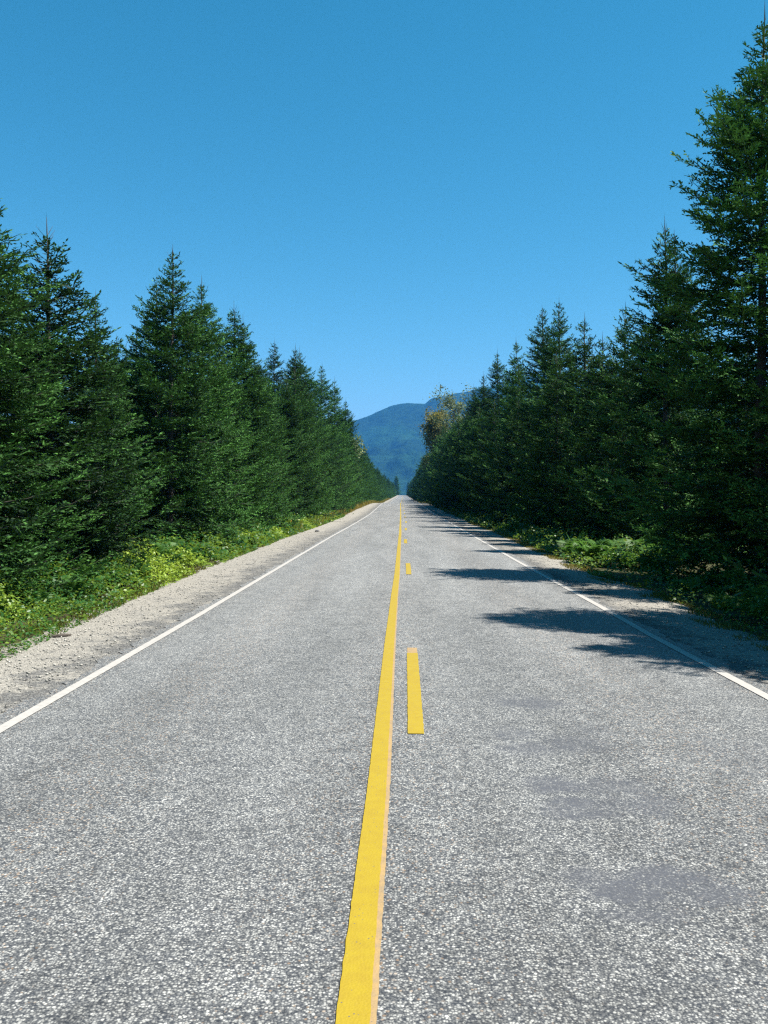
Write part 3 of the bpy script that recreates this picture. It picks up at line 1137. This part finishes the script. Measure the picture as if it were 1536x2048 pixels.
def grass(name, label, side, n, y0, y1, a0, a1, hgt, tint_f):
    r = rng
    y = y0 + (y1 - y0) * r.random(n)
    e = (L_EDGE if side < 0 else R_EDGE)(y)
    x = e + side * (a0 + (a1 - a0) * r.random(n))
    k = np.array([hn(p, q, 1.7, 15.5) for p, q in zip(x, y)])
    ok = (k > -.05)
    x, y = x[ok], y[ok]
    n = len(x)
    z = np.array([gz(p, q) for p, q in zip(x, y)])
    P = np.stack([x, y, z], 1)
    h = hgt * r.uniform(.4, 1.2, n)
    d = np.stack([r.normal(0, .35, n), r.normal(0, .35, n), np.ones(n)], 1) * h[:, None]
    an = r.uniform(0, 3.14, n)
    w = np.clip(y / 22, .3, 4) * .006
    sd = np.stack([np.cos(an), np.sin(an), np.zeros(n)], 1) * w[:, None]
    Q = Quads()
    Q.add(P, P + d, sd, np.stack([np.sin(an), -np.cos(an), np.zeros(n)], 1), .01, tint_f(x, y, n))
    return tag(link(name, Q.build(name, M_GRASS)), label, None, kind='stuff')


tl = lambda x, y, n: np.clip(.15 + np.clip(np.interp(y, [10, 45, 65, 110], [0, .05, .45, .5]), 0, 1) + rng.normal(0, .18, n), 0, 1)
grass('grass', 'short green grass at the edge of the left shoulder', -1, 26000, 6, 55, -.12, .5, .14, tl)
grass('grass', 'yellowing tall grass on the left verge far down the road', -1, 42000, 40, 330, .0, 3.4, .62, tl)
grass('grass', 'thin yellow green grass and moss along the right shoulder', 1, 30000, 8, 60, -.2, .4, .09, lambda x, y, n: np.clip(.5 + rng.normal(0, .2, n), 0, 1))
grass('grass', 'bright grass on the right verge far down the road', 1, 22000, 60, 330, .0, 2.6, .5, lambda x, y, n: np.clip(.35 + rng.normal(0, .2, n), 0, 1))


def stones(name, label, side, n, y0, y1, a0, a1, smin, smax, mat):
    r = rng
    y = y0 + (y1 - y0) * r.random(n) ** 1.6
    e0 = (L_LINE if side < 0 else R_LINE)(y) + side * .22
    e1 = (L_EDGE if side < 0 else R_EDGE)(y)
    f = a0 + (a1 - a0) * r.random(n)
    x = e0 + (e1 - e0) * f
    s = smin + (smax - smin) * r.random(n) ** 7
    z = ZR(y) - .006 - .022 * np.clip(f, 0, 1) ** 2
    oc = np.array([[1, 0, 0], [0, 1, 0], [-1, 0, 0], [0, -1, 0], [0, 0, .7], [0, 0, -.5]], float)
    V = oc[None] * r.uniform(.6, 1.2, (n, 6, 1)) + r.normal(0, .12, (n, 6, 3))
    an = r.uniform(0, 6.28, n)
    ca, sa = np.cos(an)[:, None], np.sin(an)[:, None]
    V = np.stack([V[..., 0] * ca - V[..., 1] * sa, V[..., 0] * sa + V[..., 1] * ca, V[..., 2]], -1) * s[:, None, None]
    V += np.stack([x, y, z + s * .25], 1)[:, None]
    fc = np.array([[0, 1, 4], [1, 2, 4], [2, 3, 4], [3, 0, 4], [1, 0, 5], [2, 1, 5], [3, 2, 5], [0, 3, 5]])
    Fc = (fc[None] + np.arange(n)[:, None, None] * 6).reshape(-1, 3)
    t = np.repeat(np.clip(r.beta(2, 1.5, n) - .25 * (1 - f), 0, 1), 6)
    return tag(link(name, mesh_np(name, V.reshape(-1, 3), Fc, mat, t)), label, None, kind='stuff')


M_STONE = foliage_mat('loose_stone', (.08, .08, .08), (.46, .44, .39), trans=0, rough=.9, var=0, spec=.15)
stones('gravel', 'loose gravel stones on the left shoulder', -1, 20000, 5, 42, 0, 1.05, .0035, .020, M_STONE)
stones('gravel', 'loose gravel stones on the right shoulder', 1, 11000, 5, 38, 0, 1.05, .0035, .020, M_STONE)

# a few single things lying on the left shoulder
def chunk(name, px, py, sx_, sy_, sz_, rot, mat, label, cat, seed):
    X, Y = on_road(px, py)
    r = np.random.default_rng(seed)
    import bmesh
    bm = bmesh.new()
    bmesh.ops.create_icosphere(bm, subdivisions=2, radius=1)
    for v in bm.verts:
        k = 1 + .25 * noise.noise(v.co * 1.7 + Vector((seed, 0, 0)))
        v.co = Vector((v.co.x * sx_ * k, v.co.y * sy_ * k, v.co.z * sz_ * k))
    me = bpy.data.meshes.new(name)
    bm.to_mesh(me)
    bm.free()
    me.materials.append(mat)
    o = link(name, me, loc=(X, Y, float(ZR(Y)) - .02 + sz_ * .7), rot=(0, 0, rot))
    return tag(o, label, cat)


M_DARKWOOD = bark_mat('dark_bark_piece', (.03, .025, .022), (.09, .075, .06), 30)
M_DARKSTONE = bark_mat('dark_stone', (.05, .05, .055), (.13, .13, .13), 30)
chunk('bark_piece', 121, 1271, .13, .035, .02, .5, M_DARKWOOD, 'dark flat piece of bark lying on the pale left gravel near the verge', 'bark', 3)
chunk('stone', 634, 1063, .10, .08, .06, .2, M_DARKSTONE, 'dark stone on the far left gravel shoulder', 'stone', 4)
